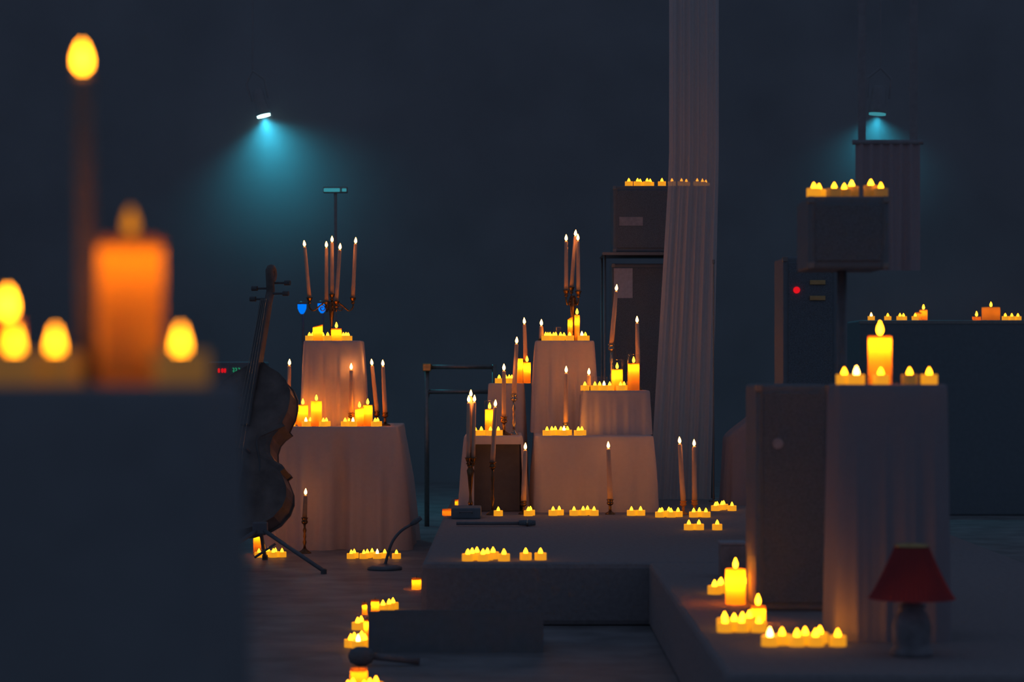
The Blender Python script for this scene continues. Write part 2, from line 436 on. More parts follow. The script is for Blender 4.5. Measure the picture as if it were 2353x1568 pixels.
def candelabra(px, y, z0, spec, label, hub_py, grp='tapers in a candelabra', cup_m='bronze', base=.045):
    x = X(px, y); o = thing('candelabra', label, 'candelabra', (x, y, z0)); hz = Z(hub_py, y) - z0
    MB().lathe([(base, 0), (base, .004), (base * .8, .010), (base * .35, .022), (.009, .034), (.007, .04)], 24).obj('base', M[cup_m], o, smooth=True)
    MB().lathe([(.0075, .038), (.011, .05), (.0065, .06), (.0055, hz * .45), (.0085, hz * .62), (.0115, hz * .8), (.016, hz - .012), (.010, hz), (.014, hz + .008), (.006, hz + .02)], 14).obj('stem', M[cup_m], o, smooth=True)
    for (fx, fy, bx, by, dy, nm) in spec:
        a = at(bx, by, y + dy); b = at(fx, fy + 7, y + dy); c = a - Vector((x, y, z0))
        ctr = abs(c.x) < .012 and abs(dy) < .02
        if ctr:
            MB().tube([(0, 0, hz), (c.x, c.y, c.z - .03)], .006, 8).obj('arm', M[cup_m], o, smooth=True)
        else:
            mid = Vector((c.x * .5, c.y * .5, hz + .012)); low = Vector((c.x * .8, c.y * .8, hz - .022))
            pth = smooth_path([(0, 0, hz - .004), (c.x * .22, c.y * .22, hz + .018), (c.x * .5, c.y * .5, hz + .002), low, (c.x * 1.0, c.y * 1.0, c.z - .045), (c.x, c.y, c.z - .026)])
            arm = MB().tube(pth, .0035, 8)
            # scroll under the arm
            q = []
            for k in range(22):
                t = k / 21; ang = 1.2 + t * 7.5; rr = .016 * (1 - .75 * t)
                q.append(Vector((c.x * .42, c.y * .42, hz - .012)) + Vector((c.x, c.y, 0)).normalized() * rr * math.cos(ang) + Vector((0, 0, rr * math.sin(ang))))
            arm.tube(q, .0022, 6)
            arm.obj('arm', M[cup_m], o, smooth=True)
        MB().lathe([(.004, c.z - .03), (.010, c.z - .026), (.006, c.z - .02), (.010, c.z - .012), (.0125, c.z - .004), (.0165, c.z), (.0095, c.z - .0005)], 16, (c.x, c.y, 0)).obj('cup', M[cup_m], o, smooth=True)
        taper(a, b, nm, grp, .0092, .0078)
    return o
n5 = 'tall lit taper held by an arm of the five-light candelabra'
candelabra(762, 11.1, ZP1, [(700, 560, 711, 684, 0, n5 + ' reaching toward the cello'), (750, 562, 750, 693, .07, n5 + ' reaching toward the back wall'), (763, 550, 763, 676, 0, 'tall lit taper in the centre cup of the five-light candelabra'),
           (781, 567, 773, 692, -.055, 'tall lit taper on the candelabra arm reaching out over the pillar candles'), (817, 553, 811, 684, 0, n5 + ' reaching away from the cello')], 'dark bronze five-light candelabra with scrolled arms', 703, 'tapers in the five-light candelabra')
PLACED.append((X(1316, 10.8), 10.8, .04, ZTP, 2))
n3 = 'lit taper held by an arm of the three-light candelabra on the tallest plinth'
candelabra(1316, 10.8, ZTP, [(1301, 547, 1301, 667, -.03, 'lit taper set apart in the three-light candelabra on the tallest plinth'), (1322, 536, 1313, 660, .05, 'leaning tallest taper of the three-light candelabra on the tallest plinth'), (1328, 546, 1329, 669, -.02, 'upright taper beside the leaning one in the three-light candelabra')],
           'dark bronze three-light candelabra standing on the tallest plinth', 690, 'tapers in the three-light candelabra', base=.036)

# tallest plinth
pillar(1310, ZTP, 11, 731, 10.72, 10.9, 'slim slant-topped pillar candle behind the candelabra stem', 'pillar candles on the tallest plinth', .05, False, .5)
pillar(1326, ZTP, 12, 724, 10.72, 10.9, 'slim tall pillar candle beside the candelabra stem', 'pillar candles on the tallest plinth', .06)
taper_set(1244, 742, 1244, 779, 10.74, ZTP, 'short lit taper standing on the edge of the tallest plinth', 'low dish holder on the edge of the tallest plinth', base=.016)
row([1337, 1254, 1259, 1264, 1272, 1277, 1288, 1296, 1309, 1345], ZTP, 10.685, 10.89, ('small tealight on the tallest draped plinth', 'white-hot tealight on the tallest draped plinth'), G + 'the tallest plinth', hot=(1337,))
glass(1280, ZTP, 21, 752, 10.865, 'short clear glass tumbler behind the tealights on the tallest plinth')
# plinth with the glass cylinders
r1 = pillar(1418, ZRP, 26, 849, 10.45, 10.5, 'pillar candle inside the shorter glass cylinder', 'pillar candles in glass', .12, True)
if r1: glass(1418, ZRP, 31, 827, 0, 'shorter clear glass cylinder around a lit pillar candle', None, r1[1] + .004, r1[0])
r1 = pillar(1456, ZRP, 27, 835, 10.43, 10.5, 'pillar candle inside the taller glass cylinder', 'pillar candles in glass', .12, True, lz=.85)
if r1: glass(1456, ZRP, 29, 815, 0, 'taller clear glass cylinder around a lit pillar candle', None, r1[1] + .0035, r1[0])
taper_set(1353, 855, 1352, 890, 10.44, ZRP, 'short lit taper among tealights beside the glass cylinders', 'low dish holder beside the glass cylinders', base=.018)
taper_set(1416, 662, 1405, 792, 10.56, ZRP, 'tall leaning lit taper raised on a silver candlestick above the glass cylinders', 'tall silver candlestick behind the shorter glass cylinder', m='silver', base=.02)
taper_set(1464, 735, 1466, 840, 10.565, ZRP, 'tall lit taper behind the taller glass cylinder', 'dark candlestick behind the taller glass cylinder', base=.02)
row([1388, 1344, 1367, 1401, 1426, 1434, 1378], ZRP, 10.385, 10.58, ('small tealight on the plinth with the glass cylinders', 'white-hot tealight on the plinth with the glass cylinders'), G + 'the glass-cylinder plinth', hot=(1388,))
glass(1379, ZRP, 34, 866, 10.56, 'wide low clear glass votive bowl behind the white-hot tealight')
# low table between the plinths
taper_set(1301, 850, 1300, 973, 10.36, ZL, 'tall lit taper on the low table between the two tall plinths', 'candlestick on the low table between the two tall plinths', m='silver', base=.024)
row([1296, 1257, 1268, 1276, 1289, 1304, 1329, 1337], ZL, 10.235, 10.42, ('small tealight on the low table at the foot of the tallest plinth', 'white-hot tealight on the low table at the foot of the tallest plinth'), G + 'the low table', hot=(1296,))
# squat plinth behind the bench
pillar(1193, ZMP, 17, 824, 10.85, 10.95, 'tall pillar candle on the squat plinth behind the bench', 'pillar candles on the squat plinth', .11, False)
pillar(1211, ZMP, 17, 833, 10.85, 10.95, 'shorter pillar candle on the squat plinth behind the bench', 'pillar candles on the squat plinth', .11)
taper_set(1205, 738, 1208, 828, 10.94, ZMP, 'tall lit taper behind the pillar candles on the squat plinth', 'dark candlestick behind the pillar candles on the squat plinth', base=.018)
row([1147, 1162, 1170, 1176], ZMP, 10.825, 10.97, ('small tealight on the squat plinth behind the bench',), G + 'the squat plinth')
# bench with the opening
r1 = pillar(1125, ZL, 21, 941, 10.30, 10.4, 'pillar candle inside a glass cylinder on the narrow bench', 'pillar candles on the bench', .11)
if r1: glass(1125, ZL, 24, 921, 0, 'clear glass cylinder around the pillar candle on the narrow bench', None, r1[1] + .003, r1[0])
taper_set(1187, 783, 1181, 907, 10.34, ZL, 'tall lit taper on a slender stem on the narrow bench', 'slender silver candlestick on the narrow bench', m='silver', base=.02)
taper_set(1158, 845, 1158, 958, 10.30, ZL, 'tall lit taper in a dark wide-footed holder on the narrow bench', 'dark wide-footed candlestick on the narrow bench', base=.032, r0=.0095)
row([1092, 1106, 1127, 1145], ZL, 10.225, 10.45, ('small tealight on the narrow bench with the dark opening',), G + 'the narrow bench')
# floor candle stands in front of the bench
YB = 10.02
taper_set(1138, 928, 1132, 1062, YB, PZ, 'long lit taper on a slim stand in front of the bench opening', 'slim tall candle stand in front of the bench opening', base=.028)
PLACED.append((X(1082, YB), YB, .035, PZ, 1))
nb = 'lit taper in the tight trio in front of the bench'
candelabra(1081, YB, PZ, [(1082, 905, 1081, 1040, .016, 'tallest lit taper of the tight trio in front of the bench'), (1077, 918, 1076, 1052, -.016, 'shorter taper of the tight trio, farther from the bench opening'), (1090, 917, 1087, 1052, -.012, 'shorter taper of the tight trio, nearer the bench opening')],
           'dark floor candelabra holding three tapers close together', 1075, 'tapers in the floor candelabra', base=.033)
tapers_front = [(1207, 1027, 1203, 1152, 'long lit taper at the bench end of the platform candle row', 'dark candlestick at the bench end of the platform candle row', 'bronze'),
                (1398, 1024, 1402, 1148, 'long lit taper standing alone before the low draped table', 'dark candlestick standing alone before the low draped table', 'bronze'),
                (1562, 1013, 1570, 1152, 'leaning lit taper of the pair in amber holders', 'amber glass candle holder of the leaning taper', 'amber'),
                (1595, 1019, 1596, 1150, 'upright lit taper of the pair in amber holders', 'amber glass candle holder of the upright taper', 'amber')]
for (fx, fy, bx_, by, nm, hn, mm) in tapers_front:
    taper_set(fx, fy, bx_, by, 10.06, PZ, nm, hn, m=mm, base=.022, r0=.0115, r1=.009)
# candle row on the platform before the low draped table
lab = 'small tealight in the row before the low draped table'
row([1145, 1214, 1219], PZ, 9.95, 10.15, ('small tealight on the platform in front of the narrow bench',), G + 'the platform before the bench')
row([1271, 1285, 1319, 1340, 1350, 1365, 1451, 1472], PZ, 9.97, 10.13, (lab,), G + 'the platform before the low table')
row([1516, 1521, 1537, 1542, 1558, 1594, 1607, 1622], PZ, 9.86, 10.1, ('small tealight around the pair of tapers in amber holders',), G + 'the platform around the amber holders')
row([1644, 1648, 1659, 1663, 1682], PZ, 10.3, 10.55, ('small tealight at the platform end behind the amber holders',), G + 'the platform end')
row([1583, 1606, 1648], PZ, 9.1, 9.2, ('small tealight standing forward of the pair in amber holders',), G + 'the platform forward of the amber holders')
pillar(1029, PZ, 26, 1170, 9.98, 10.1, 'stub of a pillar candle beside the black pedal case', 'candle stubs by the bench', .07, False)
pillar(1053, PZ, 16, 1148, 10.45, 10.6, 'small stub candle at the foot of the bench cloth', 'candle stubs by the bench', .04, False)
# platform front edge
row([1075, 1085, 1096, 1110, 1120, 1133, 1158], PZ, 7.66, 7.82, ('small tealight in the tight cluster at the platform front edge',), G + 'the platform front edge')
row([1208, 1242], PZ, 7.7, 7.8, ('small tealight of the spaced pair beside the tight cluster at the platform edge',), G + 'the platform front edge, spaced pair')

# hall floor beside the cello table
row([867, 807, 814, 836, 844, 855, 884, 911], 0, 10.25, 10.66, ('small tealight on the floor at the foot of the wide draped table', 'white-hot tealight on the floor at the foot of the wide draped table'), G + 'the floor by the wide table', hot=(867,))
pillar(591, 0, 18, 1222, 10.5, 10.6, 'glowing pillar candle on the floor behind the cello stand', 'candles behind the cello stand', .09, False, lz=.85)
row([595, 609, 616, 628, 633, 648], 0, 10.32, 10.55, ('small tealight on the floor behind the cello stand',), G + 'the floor behind the cello stand')
taper_set(702, 1131, 700, 1190, 10.55, 0, 'brown candle burning in front of the wide draped table cloth', 'dark candlestick on the floor in front of the wide draped table', base=.03, wm='darkwax')

# floor candles along the platform side
pillar(862, 0, 19, 1378, 8.0, 8.2, 'pillar candle in a glass on the floor beside the platform', 'candles along the platform side', .07, False)
pillar(838, 0, 12, 1385, 7.95, 8.2, 'slim pillar candle on the floor beside the platform', 'candles along the platform side', .05, False)
row([880, 894, 903], 0, 8.05, 8.3, ('small tealight on the floor beside the platform, behind the wedge monitor',), G + 'the floor behind the wedge monitor')
row([822, 830], 0, 7.5, 7.7, ('small tealight of the pair on the floor beside the pillar candles',), G + 'the floor beside the platform')
pillar(843, 0, 14, 1424, 7.2, 7.4, 'tall slim pillar candle at the corner of the wedge monitor', 'candles along the platform side', .06, False)
row([823, 806, 814, 831, 838], 0, 7.0, 7.3, ('small tealight on the floor by the corner of the wedge monitor', 'white-hot tealight on the floor by the corner of the wedge monitor'), G + 'the floor by the wedge monitor', hot=(823,))
pillar(825, 0, 40, 1536, 6.2, 6.3, 'broad pillar candle on the floor beside the foam-covered microphone', 'candles along the platform side', .08, False)
row([800, 811, 837, 850, 864], 0, 6.0, 6.2, ('small tealight on the floor around the broad pillar candle',), G + 'the floor around the broad pillar')
pillar(957, 0, 22, 1328, 8.85, 9.0, 'stout glowing candle on the floor against the platform side', 'candles along the platform side', .08, False)

# platform wing
r1 = pillar(1690, PZ, 46, 1308, 6.28, 6.4, 'broad pillar candle in glass on the platform wing', 'pillar candles on the platform wing', .22, True, lz=.7)
row([1695, 1712], PZ, 6.6, 6.9, ('small tealight behind the broad pillar on the platform wing',), G + 'the wing behind the pillar')
row([1642, 1654, 1657], PZ, 6.55, 6.9, ('small tealight beside the broad pillar on the platform wing',), G + 'the wing beside the pillar')
pillar(1742, PZ, 34, 1393, 5.80, 5.95, 'short pillar candle among tealights on the platform wing', 'pillar candles on the platform wing', .14, True, lz=.7)
row([1666, 1704, 1744, 1687, 1665, 1706, 1722], PZ, 5.62, 5.98, ('small tealight around the short pillar on the platform wing',), G + 'the wing around the short pillar')
row([1769, 1797, 1831, 1850, 1868, 1874, 1884, 1925], PZ, 5.34, 5.41, ('small tealight in the row on the platform wing before the black speaker', 'white-hot tealight in the row before the black speaker'), G + 'the wing before the speaker', hot=(1769,), st=.006)

# pedestal behind the lamp
pillar(2022, ZPP, 54, 772, 5.52, 5.6, 'tall pillar candle on the pedestal behind the red-shaded lamp', 'candles on the pedestal', .16, True, lz=.86, fs=1.2)
row([1968, 1940, 2024, 2090, 2135], ZPP, 5.46, 5.6, {1968: 'white-hot tealight on the pedestal behind the red-shaded lamp', 1940: 'tealight beside the white-hot one at the pedestal corner near the speaker', 2024: 'tealight in front of the tall pillar candle on the pedestal',
    2090: 'dim tealight standing between two others past the tall pillar on the pedestal', 2135: 'tealight at the pedestal end farthest from the white-hot one'}, G + 'the pedestal', hot=(1968,), dull=(2090,))

# foreground plinth
pillar(300, ZFG, 150, 548, 1.67, 1.75, 'broad pillar candle glowing on the black foreground plinth', 'candles on the foreground plinth', .06, True, lz=.88, fs=.72, flame_mat='dimflame')
pillar(18, ZFG, 58, 735, 1.69, 1.75, 'slim short pillar candle on the black foreground plinth', 'candles on the foreground plinth', .008, True, fs=.75)
row([33, 127, 415], ZFG, 1.63, 1.72, {33: 'blurred tealight beside the slim short pillar on the black foreground plinth', 127: 'blurred tealight in front of the tall taper on the black foreground plinth',
    415: 'blurred tealight standing apart beside the broad pillar on the black foreground plinth'}, G + 'the foreground plinth', dull=(33, 127, 415))
pf = Vector((X(205, 1.79), 1.79, ZFG))
candlestick(pf.x, pf.y, ZFG, ZFG + .02, 'low holder of the tall taper on the black foreground plinth', base=.02)
taper((pf.x, pf.y, ZFG + .02), at(190, 168, 1.79), 'tall lit taper on the black foreground plinth', None, .0085, .0075, 'darkwax', hot=False, fs=.75)

# ------------------------------------------------------------------ sheer drapes
def drape(name, label, xl, xr, y, z0, z1, m, seed=1, nf=7, amp=.035, edge=None):
    rnd = random.Random(seed); N, K = 120, 30; v = []; f = []; ph = [rnd.uniform(0, 6) for _ in range(3)]
    for k in range(K + 1):
        t = k / K; z = z1 + (z0 - z1) * t
        a, b = xl(z), xr(z)
        for i in range(N + 1):
            u = i / N; g = amp * (math.sin(2 * math.pi * nf * u + ph[0]) + .5 * math.sin(2 * math.pi * nf * 1.9 * u + ph[1] + t) + .3 * math.sin(2 * math.pi * nf * .5 * u + ph[2] + 2 * t))
            v.append((a + (b - a) * u, g, z))
    for k in range(K):
        for i in range(N): f.append((k * (N + 1) + i, k * (N + 1) + i + 1, (k + 1) * (N + 1) + i + 1, (k + 1) * (N + 1) + i))
    o = obj(name, mesh(name, v, f, M[m], True), None, (0, y, 0)); return tag(o, label, 'curtain')
YD = 11.12
zl = lambda py: Z(py, YD)
drape('sheer_curtain', 'sheer pale curtain hanging from the ceiling beside the equipment stack',
      lambda z: X(1538, YD) - max(0, (zl(380) - z)) * .060, lambda z: X(1652, YD) - max(0, zl(380) - z) * .024, YD, .205, 4.19, 'sheer', 4, 6, .011)
ban = thing('hanging_banner', 'dim grey fabric banner hanging behind the speaker with the high ledge of candles', 'banner', (X(2040, 7.6), 7.6, Z(330, 7.6)))
hb = 74 * 7.6 / FPX; hh = Z(330, 7.6) - Z(622, 7.6)
v = []; f = []
for k in range(13):
    for i in range(41):
        u = i / 40; v.append((-hb + 2 * hb * u, .012 * math.sin(u * 19) * k / 12 + .006 * math.sin(u * 41 + 1), -hh * k / 12))
for k in range(12):
    for i in range(40): f.append((k * 41 + i, k * 41 + i + 1, (k + 1) * 41 + i + 1, (k + 1) * 41 + i))
obj('fabric', mesh('fabric', v, f, M['sheet'], True), ban)
MB().tube([(-hb - .01, 0, .004), (hb + .01, 0, .004)], .008, 8).obj('rod', M['fixture'], ban)
for xx in (-hb + .02, hb - .02): MB().box(xx - .012, xx + .012, -.002, .002, .004, 4.212 - Z(330, 7.6)).obj('strap', M['fixture'], ban)
MB().lathe([(.022, 0), (.022, .006), (.006, .012), (.0035, .05), (.0035, 1.08), (.006, 1.085), (.006, 1.1)], 14).obj('pole', M['rail'], tag(
    thing('curtain_pole', 'thin metal pole standing beside the sheer pale curtain', 'pole', (X(1641, 10.95), 10.98, PZ)), 'thin metal pole standing beside the sheer pale curtain', 'pole'))

for (yy, nm) in ((7.6, 'overhead pipe carrying the hanging banner'), (YD, 'overhead pipe carrying the sheer curtain'), (13.6, 'overhead pipe carrying the teal stage lights')):
    b_ = thing('lighting_pipe', nm, 'pipe', (0, yy, 4.24))
    MB().tube([(-6, 0, 0), (6, 0, 0)], .025, 10).obj('pipe', M['plastic'], b_, smooth=True)
    for xx in (-5.9, 5.9): MB().tube([(xx, 0, 0), (xx, 0, -4.24)], .03, 10).obj('upright', M['plastic'], b_, smooth=True)

# ------------------------------------------------------------------ equipment stack behind the curtain
def cabinet(name, label, cat, px0, px1, top, z0, y, d, rotz=0, badge=None, group=None, m='black'):
    x0, x1 = X(px0, y), X(px1, y); z1 = Z(top, y); h = z1 - z0; w_ = x1 - x0
    o = thing(name, label, cat, ((x0 + x1) / 2, y, z0), group, (0, 0, rotz))
    MB().box(-w_ / 2, w_ / 2, 0, d, 0, h, .008).obj('body', M[m], o)
    MB().box(-w_ / 2 + .018, w_ / 2 - .018, -.006, .004, .02, h - .02, .003).obj('front_panel', M['grille'], o)
    for sx in (-1, 1):
        for zz in (0, h):
            c = .018; xx = sx * (w_ / 2 - c / 2 + .002)
            MB().box(xx - c / 2, xx + c / 2, -.003, c, (0 if zz == 0 else h - c), (c if zz == 0 else h) , .002).obj('corner', M['rail'], o)
    return o, x0, x1, z1, w_, h
YE = 11.62
TT = Z(580, YE)
t = thing('equipment_table', 'black metal-edged table under the loudspeaker behind the sheer curtain', 'table', (X(1512, YE), YE, 0))
hw = (X(1640, YE) - X(1384, YE)) / 2
MB().box(-hw, hw, -.02, .42, TT - .012, TT, .003).obj('top', M['black'], t)
MB().box(-hw, hw, -.026, -.02, TT - .014, TT - .001).obj('edge_strip', M['rail'], t)
for sx in (-1, 1):
    for yy in (0, .39): MB().tube([(sx * (hw - .012), yy, 0), (sx * (hw - .012), yy, TT - .012)], .006, 8).obj('leg', M['rail'], t, smooth=True)
o, x0, x1, zS, w_, h = cabinet('loudspeaker', 'black loudspeaker with a pale label and a row of tealights on top', 'speaker', 1409, 1634, 427, TT, YE, .38)
MB().box(X(1423, YE) - (x0 + x1) / 2, X(1477, YE) - (x0 + x1) / 2, -.008, -.005, Z(519, YE) - TT, Z(499, YE) - TT).obj('label_plate', M['label'], o)
o, *_ = cabinet('flight_case', 'black flight case with a paper note, under the equipment table', 'case', 1406, 1628, 606, 0, YE + .05, .3)
pn = MB().box(-.045, .045, -.0012, 0, -.072, .072).obj('paper_note', M['paper'], None, at(1432, 651, YE + .05) - Vector((0, .0065, 0)))
tag(pn, 'white paper note taped to the flight case under the equipment table', 'note')
row([1445, 1465, 1471, 1487, 1494, 1521, 1544, 1566, 1577, 1602, 1614, 1622], zS, YE + .03, YE + .3, ('small tealight on top of the black loudspeaker by the sheer curtain',), G + 'the loudspeaker')

# metal frame behind
YG = 12.3
fr = thing('pipe_frame', 'dim metal pipe frame standing behind the narrow bench', 'frame', (0, YG, 0))
zt = Z(838, YG); xa, xb = X(981, YG), X(1136, YG)
for xx in (xa, xb): MB().tube([(xx, 0, 0), (xx, 0, zt)], .013, 10).obj('upright', M['rail'], fr, smooth=True)
for q in (zt, Z(895, YG)): MB().tube([(xa, 0, q - .013), (xb, 0, q - .013)], .012, 10).obj('crossbar', M['rail'], fr, smooth=True)
MB().box(xa - .022, xa + .022, -.022, .022, zt - .035, zt + .006, .004).obj('clamp', M['brass'], fr)

# ------------------------------------------------------------------ right side equipment
o, x0, x1, z1, w_, h = cabinet('loudspeaker', 'tall black loudspeaker standing beside the draped pedestal', 'speaker', 1738, 1912, 884, PZ, 6.1, .28)
MB().lathe([(.014, 0), (.014, .003), (.012, .004)], 20).xf(Matrix.Rotation(math.pi / 2, 4, 'X')).obj('badge', M['label'], o, (X(1787, 6.1) - (x0 + x1) / 2, -.006, Z(1020, 6.1) - PZ))
# dust-sheeted keyboard behind it
def sheeted():
    y = 10.72; x0, x1 = X(1669, y), X(1800, y); zb = PZ; za, zb2 = Z(1005, y), Z(938, y)
    N, K = 60, 26; v = []; f = []; rnd = random.Random(3)
    cx, cy = (x0 + x1) / 2, y + .14
    for k in range(K + 1):
        t = k / K
        for i in range(N):
            a = 2 * math.pi * i / N
            c, s_ = math.cos(a), math.sin(a); e = .45
            ex = math.copysign(abs(c) ** e, c); ey = math.copysign(abs(s_) ** e, s_)
            if t < .3: q = t / .3; sc = math.sin(q * math.pi / 2) ; zf = 1
            else: q = 1; sc = 1 + (t - .3) * .12; zf = 1 - (t - .3) / .7
            xx = ex * (x1 - x0) / 2 * sc; yy = ey * .14 * sc
            top = za + (zb2 - za) * min(1, max(0, (xx / (x1 - x0) + .5) * 1.5)) - .025 * q * (1 if t < .3 else 1) * (max(0, t / .3) ** 6 if t < .3 else 1)
            fold = (.008 * math.sin(9 * a + 1) + .006 * math.sin(17 * a)) * max(0, t - .3) / .7
            z = zb + (top - zb) * zf
            v.append((cx + xx + c * fold, cy + yy + s_ * fold, z))
    for k in range(K):
        for i in range(N): j = (i + 1) % N; f.append((k * N + i, k * N + j, (k + 1) * N + j, (k + 1) * N + i))
    o = obj('dust_sheet', mesh('dust_sheet', [Vector(p) - Vector((cx, cy, PZ)) for p in v], f, M['sheet'], True), None, (cx, cy, PZ))
    tag(o, 'grey dust sheet draped over a sloping instrument behind the tall black speaker', 'cloth')
sheeted()
# small grey box
bxo = thing('equipment_box', 'small grey equipment box on the platform wing behind the candles', 'box', (X(1686, 7.05), 7.05, PZ))
bw = 29 * 7.05 / FPX; bh = Z(1247, 7.05) - PZ
MB().box(-bw, bw, 0, .09, 0, bh - .008, .003).obj('body', M['stone'], bxo)
MB().box(-bw - .002, bw + .002, -.002, .092, bh - .008, bh, .002).obj('lid', M['label'], bxo)

# red-shaded lamp
YLm = 5.16
lp = thing('table_lamp', 'unlit lamp with a red pleated shade on a grey baluster base', 'lamp', (X(2095, YLm), YLm, PZ))
z0s, z1s = Z(1376, YLm) - PZ, Z(1256, YLm) - PZ; s_ = YLm / FPX; r0, r1_ = 97 * s_, 38 * s_
v = []; f = []; n = 96
for k in range(13):
    t = k / 12; r = r0 + (r1_ - r0) * (t ** .85); z = z0s + (z1s - z0s) * t
    for i in range(n):
        a = 2 * math.pi * i / n; q = r * (1 + (.03 if i % 2 else -.03)); v.append((q * math.cos(a), q * math.sin(a), z))
for k in range(12):
    for i in range(n): j = (i + 1) % n; f.append((k * n + i, k * n + j, (k + 1) * n + j, (k + 1) * n + i))
sh = obj('lamp_shade', mesh('lamp_shade', v, f, M['redshade']), lp)
MB().lathe([(r1_ - .003, z1s - .002), (r1_ + .001, z1s - .002), (r1_ + .001, z1s + .004), (r1_ - .003, z1s + .004), (r1_ - .003, z1s - .002)], 32, cap=False).obj('top_ring', M['brass'], sh, smooth=True)
MB().lathe([(.045, 0), (.045, .012), (.036, .018), (.040, .03), (.042, .06), (.036, .085), (.024, .10), (.03, .106), (.014, .115), (.012, z0s + .02)], 28).obj('base', M['stone'], lp, smooth=True)
MB().tube([(0, 0, z0s + .02), (0, 0, z1s - .01)], .005, 10).obj('rod', M['brass'], lp, smooth=True)
MB().tube([(-r1_, 0, z1s), (r1_, 0, z1s)], .0015, 6).tube([(0, -r1_, z1s), (0, r1_, z1s)], .0015, 6).obj('spider', M['brass'], sh)

# high candle ledge
YH = 6.3
o, x0, x1, zH, w_, h = cabinet('loudspeaker', 'black loudspeaker raised on a tripod with candles on its top ledge', 'speaker', 1858, 2042, 451, Z(618, YH), YH, .26, .0)
zq = Z(618, YH); sp = thing('speaker_stand', 'black tripod stand under the loudspeaker with the candle ledge', 'stand', ((x0 + x1) / 2, YH + .13, PZ))
MB().tube([(0, 0, .05), (0, 0, zq - PZ)], .013, 10).obj('pole', M['plastic'], sp, smooth=True)
for k in range(3):
    a = k * 2.094 + .5; MB().tube([(0, 0, .30), (.20 * math.cos(a), .20 * math.sin(a), .006)], .008, 8).obj('leg', M['plastic'], sp, smooth=True)
MB().lathe([(.02, .26), (.024, .27), (.024, .33), (.018, .34)], 14).obj('collar', M['plastic'], sp, smooth=True)
lt = [1870, 1882, 1917, 1940, 1957, 2001, 2024]
row([1870, 1882, 1917, 1940, 2024], zH, YH + .03, YH + .24, ('small tealight on top of the loudspeaker raised on a tripod',), G + 'the tripod speaker', dull=(1917, 1940, 2024))
for px in (1957, 2001):
    p = spot(px, zH, .02, .05, span(YH + .05, YH + .24))
    if p is None: continue
    vt = thing('votive_candle', 'taller votive candle on top of the loudspeaker raised on a tripod', 'candle', p, 'votives on the tripod speaker')
    MB().lathe([(.017, 0), (.019, .003), (.019, .031), (.018, .033), (.014, .030), (.006, .028)], 18).obj('cup', M['dullcup'], vt, smooth=True)
    obj('flame', flame_mesh('flame', .008, .023, M['softflame']), vt, (0, 0, .026))
# red standby lamp on a mixer rack
YR = 8.6
o, x0, x1, z1, w_, h = cabinet('amplifier_rack', 'dark amplifier rack with a red standby light', 'rack', 1800, 1925, 590, PZ, YR, .3)
xc = (x0 + x1) / 2
MB().lathe([(.0, -.004), (.012, -.004), (.012, 0), (.009, .004), (.003, .006)], 16).xf(Matrix.Rotation(math.pi / 2, 4, 'X')).obj('standby_light', M['redled'], o, (X(1830, YR) - xc, -.010, Z(667, YR) - PZ))
for py in (649, 685):
    MB().box(X(1860, YR) - xc, X(1896, YR) - xc, -.012, -.006, Z(py + 6, YR) - PZ, Z(py - 5, YR) - PZ, .002).obj('name_plate', M['brass'], o)

# far candles on a long flight case at the right
YF = 13.2
xq0, xq1 = X(1975, YF), X(2480, YF); zF = Z(736, YF)
fc = thing('flight_case', 'long dark flight case against the far wall with scattered candles on top', 'case', ((xq0 + xq1) / 2, YF, 0))
wq = (xq1 - xq0) / 2
MB().box(-wq, wq, 0, .5, 0, zF, .01).obj('body', M['black'], fc)
MB().box(-wq - .003, wq + .003, -.004, .0, zF - .02, zF - .004).obj('edge_strip', M['rail'], fc)
fl = 'small tealight on the long far flight case'
row([2002, 2040, 2068, 2076, 2103, 2310, 2325, 2339], zF, YF + .05, YF + .3, (fl, 'white-hot tealight on the long far flight case'), G + 'the far flight case', hot=(2002,))
pillar(2110, zF, 16, 718, YF + .12, YF + .3, 'shorter of the two stub candles standing together on the far flight case', 'stub candles on the far case', .02, False)
pillar(2122, zF, 18, 712, YF + .14, YF + .3, 'taller of the two stub candles standing together on the far flight case', 'stub candles on the far case', .03, True)
pillar(2277, zF, 42, 706, YF + .16, YF + .3, 'stout dim pillar candle on the far flight case', 'stout candle on the far case', .03, True)
pillar(2244, zF, 20, 728, YF + .06, YF + .3, 'low stub candle beside the stout candle on the far flight case', 'stub candles on the far case', .02, True)

# ------------------------------------------------------------------ cello on its stand
YCe = 9.92
foot = at(541, 1229, YCe)
ce = thing('cello', 'dark varnished cello leaning back on a stand beside the wide draped table', 'cello', foot, None, (math.radians(-24), 0, math.radians(-15)))
half = [(0, .0), (.008, .06), (.035, .125), (.08, .175), (.14, .207), (.2, .217), (.26, .21), (.31, .19), (.345, .175), (.365, .192), (.385, .178), (.41, .142), (.45, .12), (.5, .113), (.55, .119), (.59, .14), (.615, .165), (.635, .15), (.66, .155), (.71, .167), (.77, .17), (.83, .163), (.89, .138), (.94, .098), (.975, .05), (1.0, .028)]
BL = .75
out = [(w_, t * BL) for t, w_ in half] + [(-w_, t * BL) for t, w_ in reversed(half[1:])]
n = len(out); cz = BL * .48
mb = MB(); rings = [(0, -.078), (.5, -.076), (.85, -.064), (.97, -.056), (1.0, -.056), (1.0, -.05), (.975, -.05), (.975, .05), (1.0, .05), (1.0, .056), (.97, .056), (.85, .064), (.5, .076), (0, .078)]
v = []; f = []
for sc, y in rings:
    for (a, b) in out: v.append((a * sc, y, cz + (b - cz) * sc))
for k in range(len(rings) - 1):
    for i in range(n): j = (i + 1) % n; f.append((k * n + i, k * n + j, (k + 1) * n + j, (k + 1) * n + i))
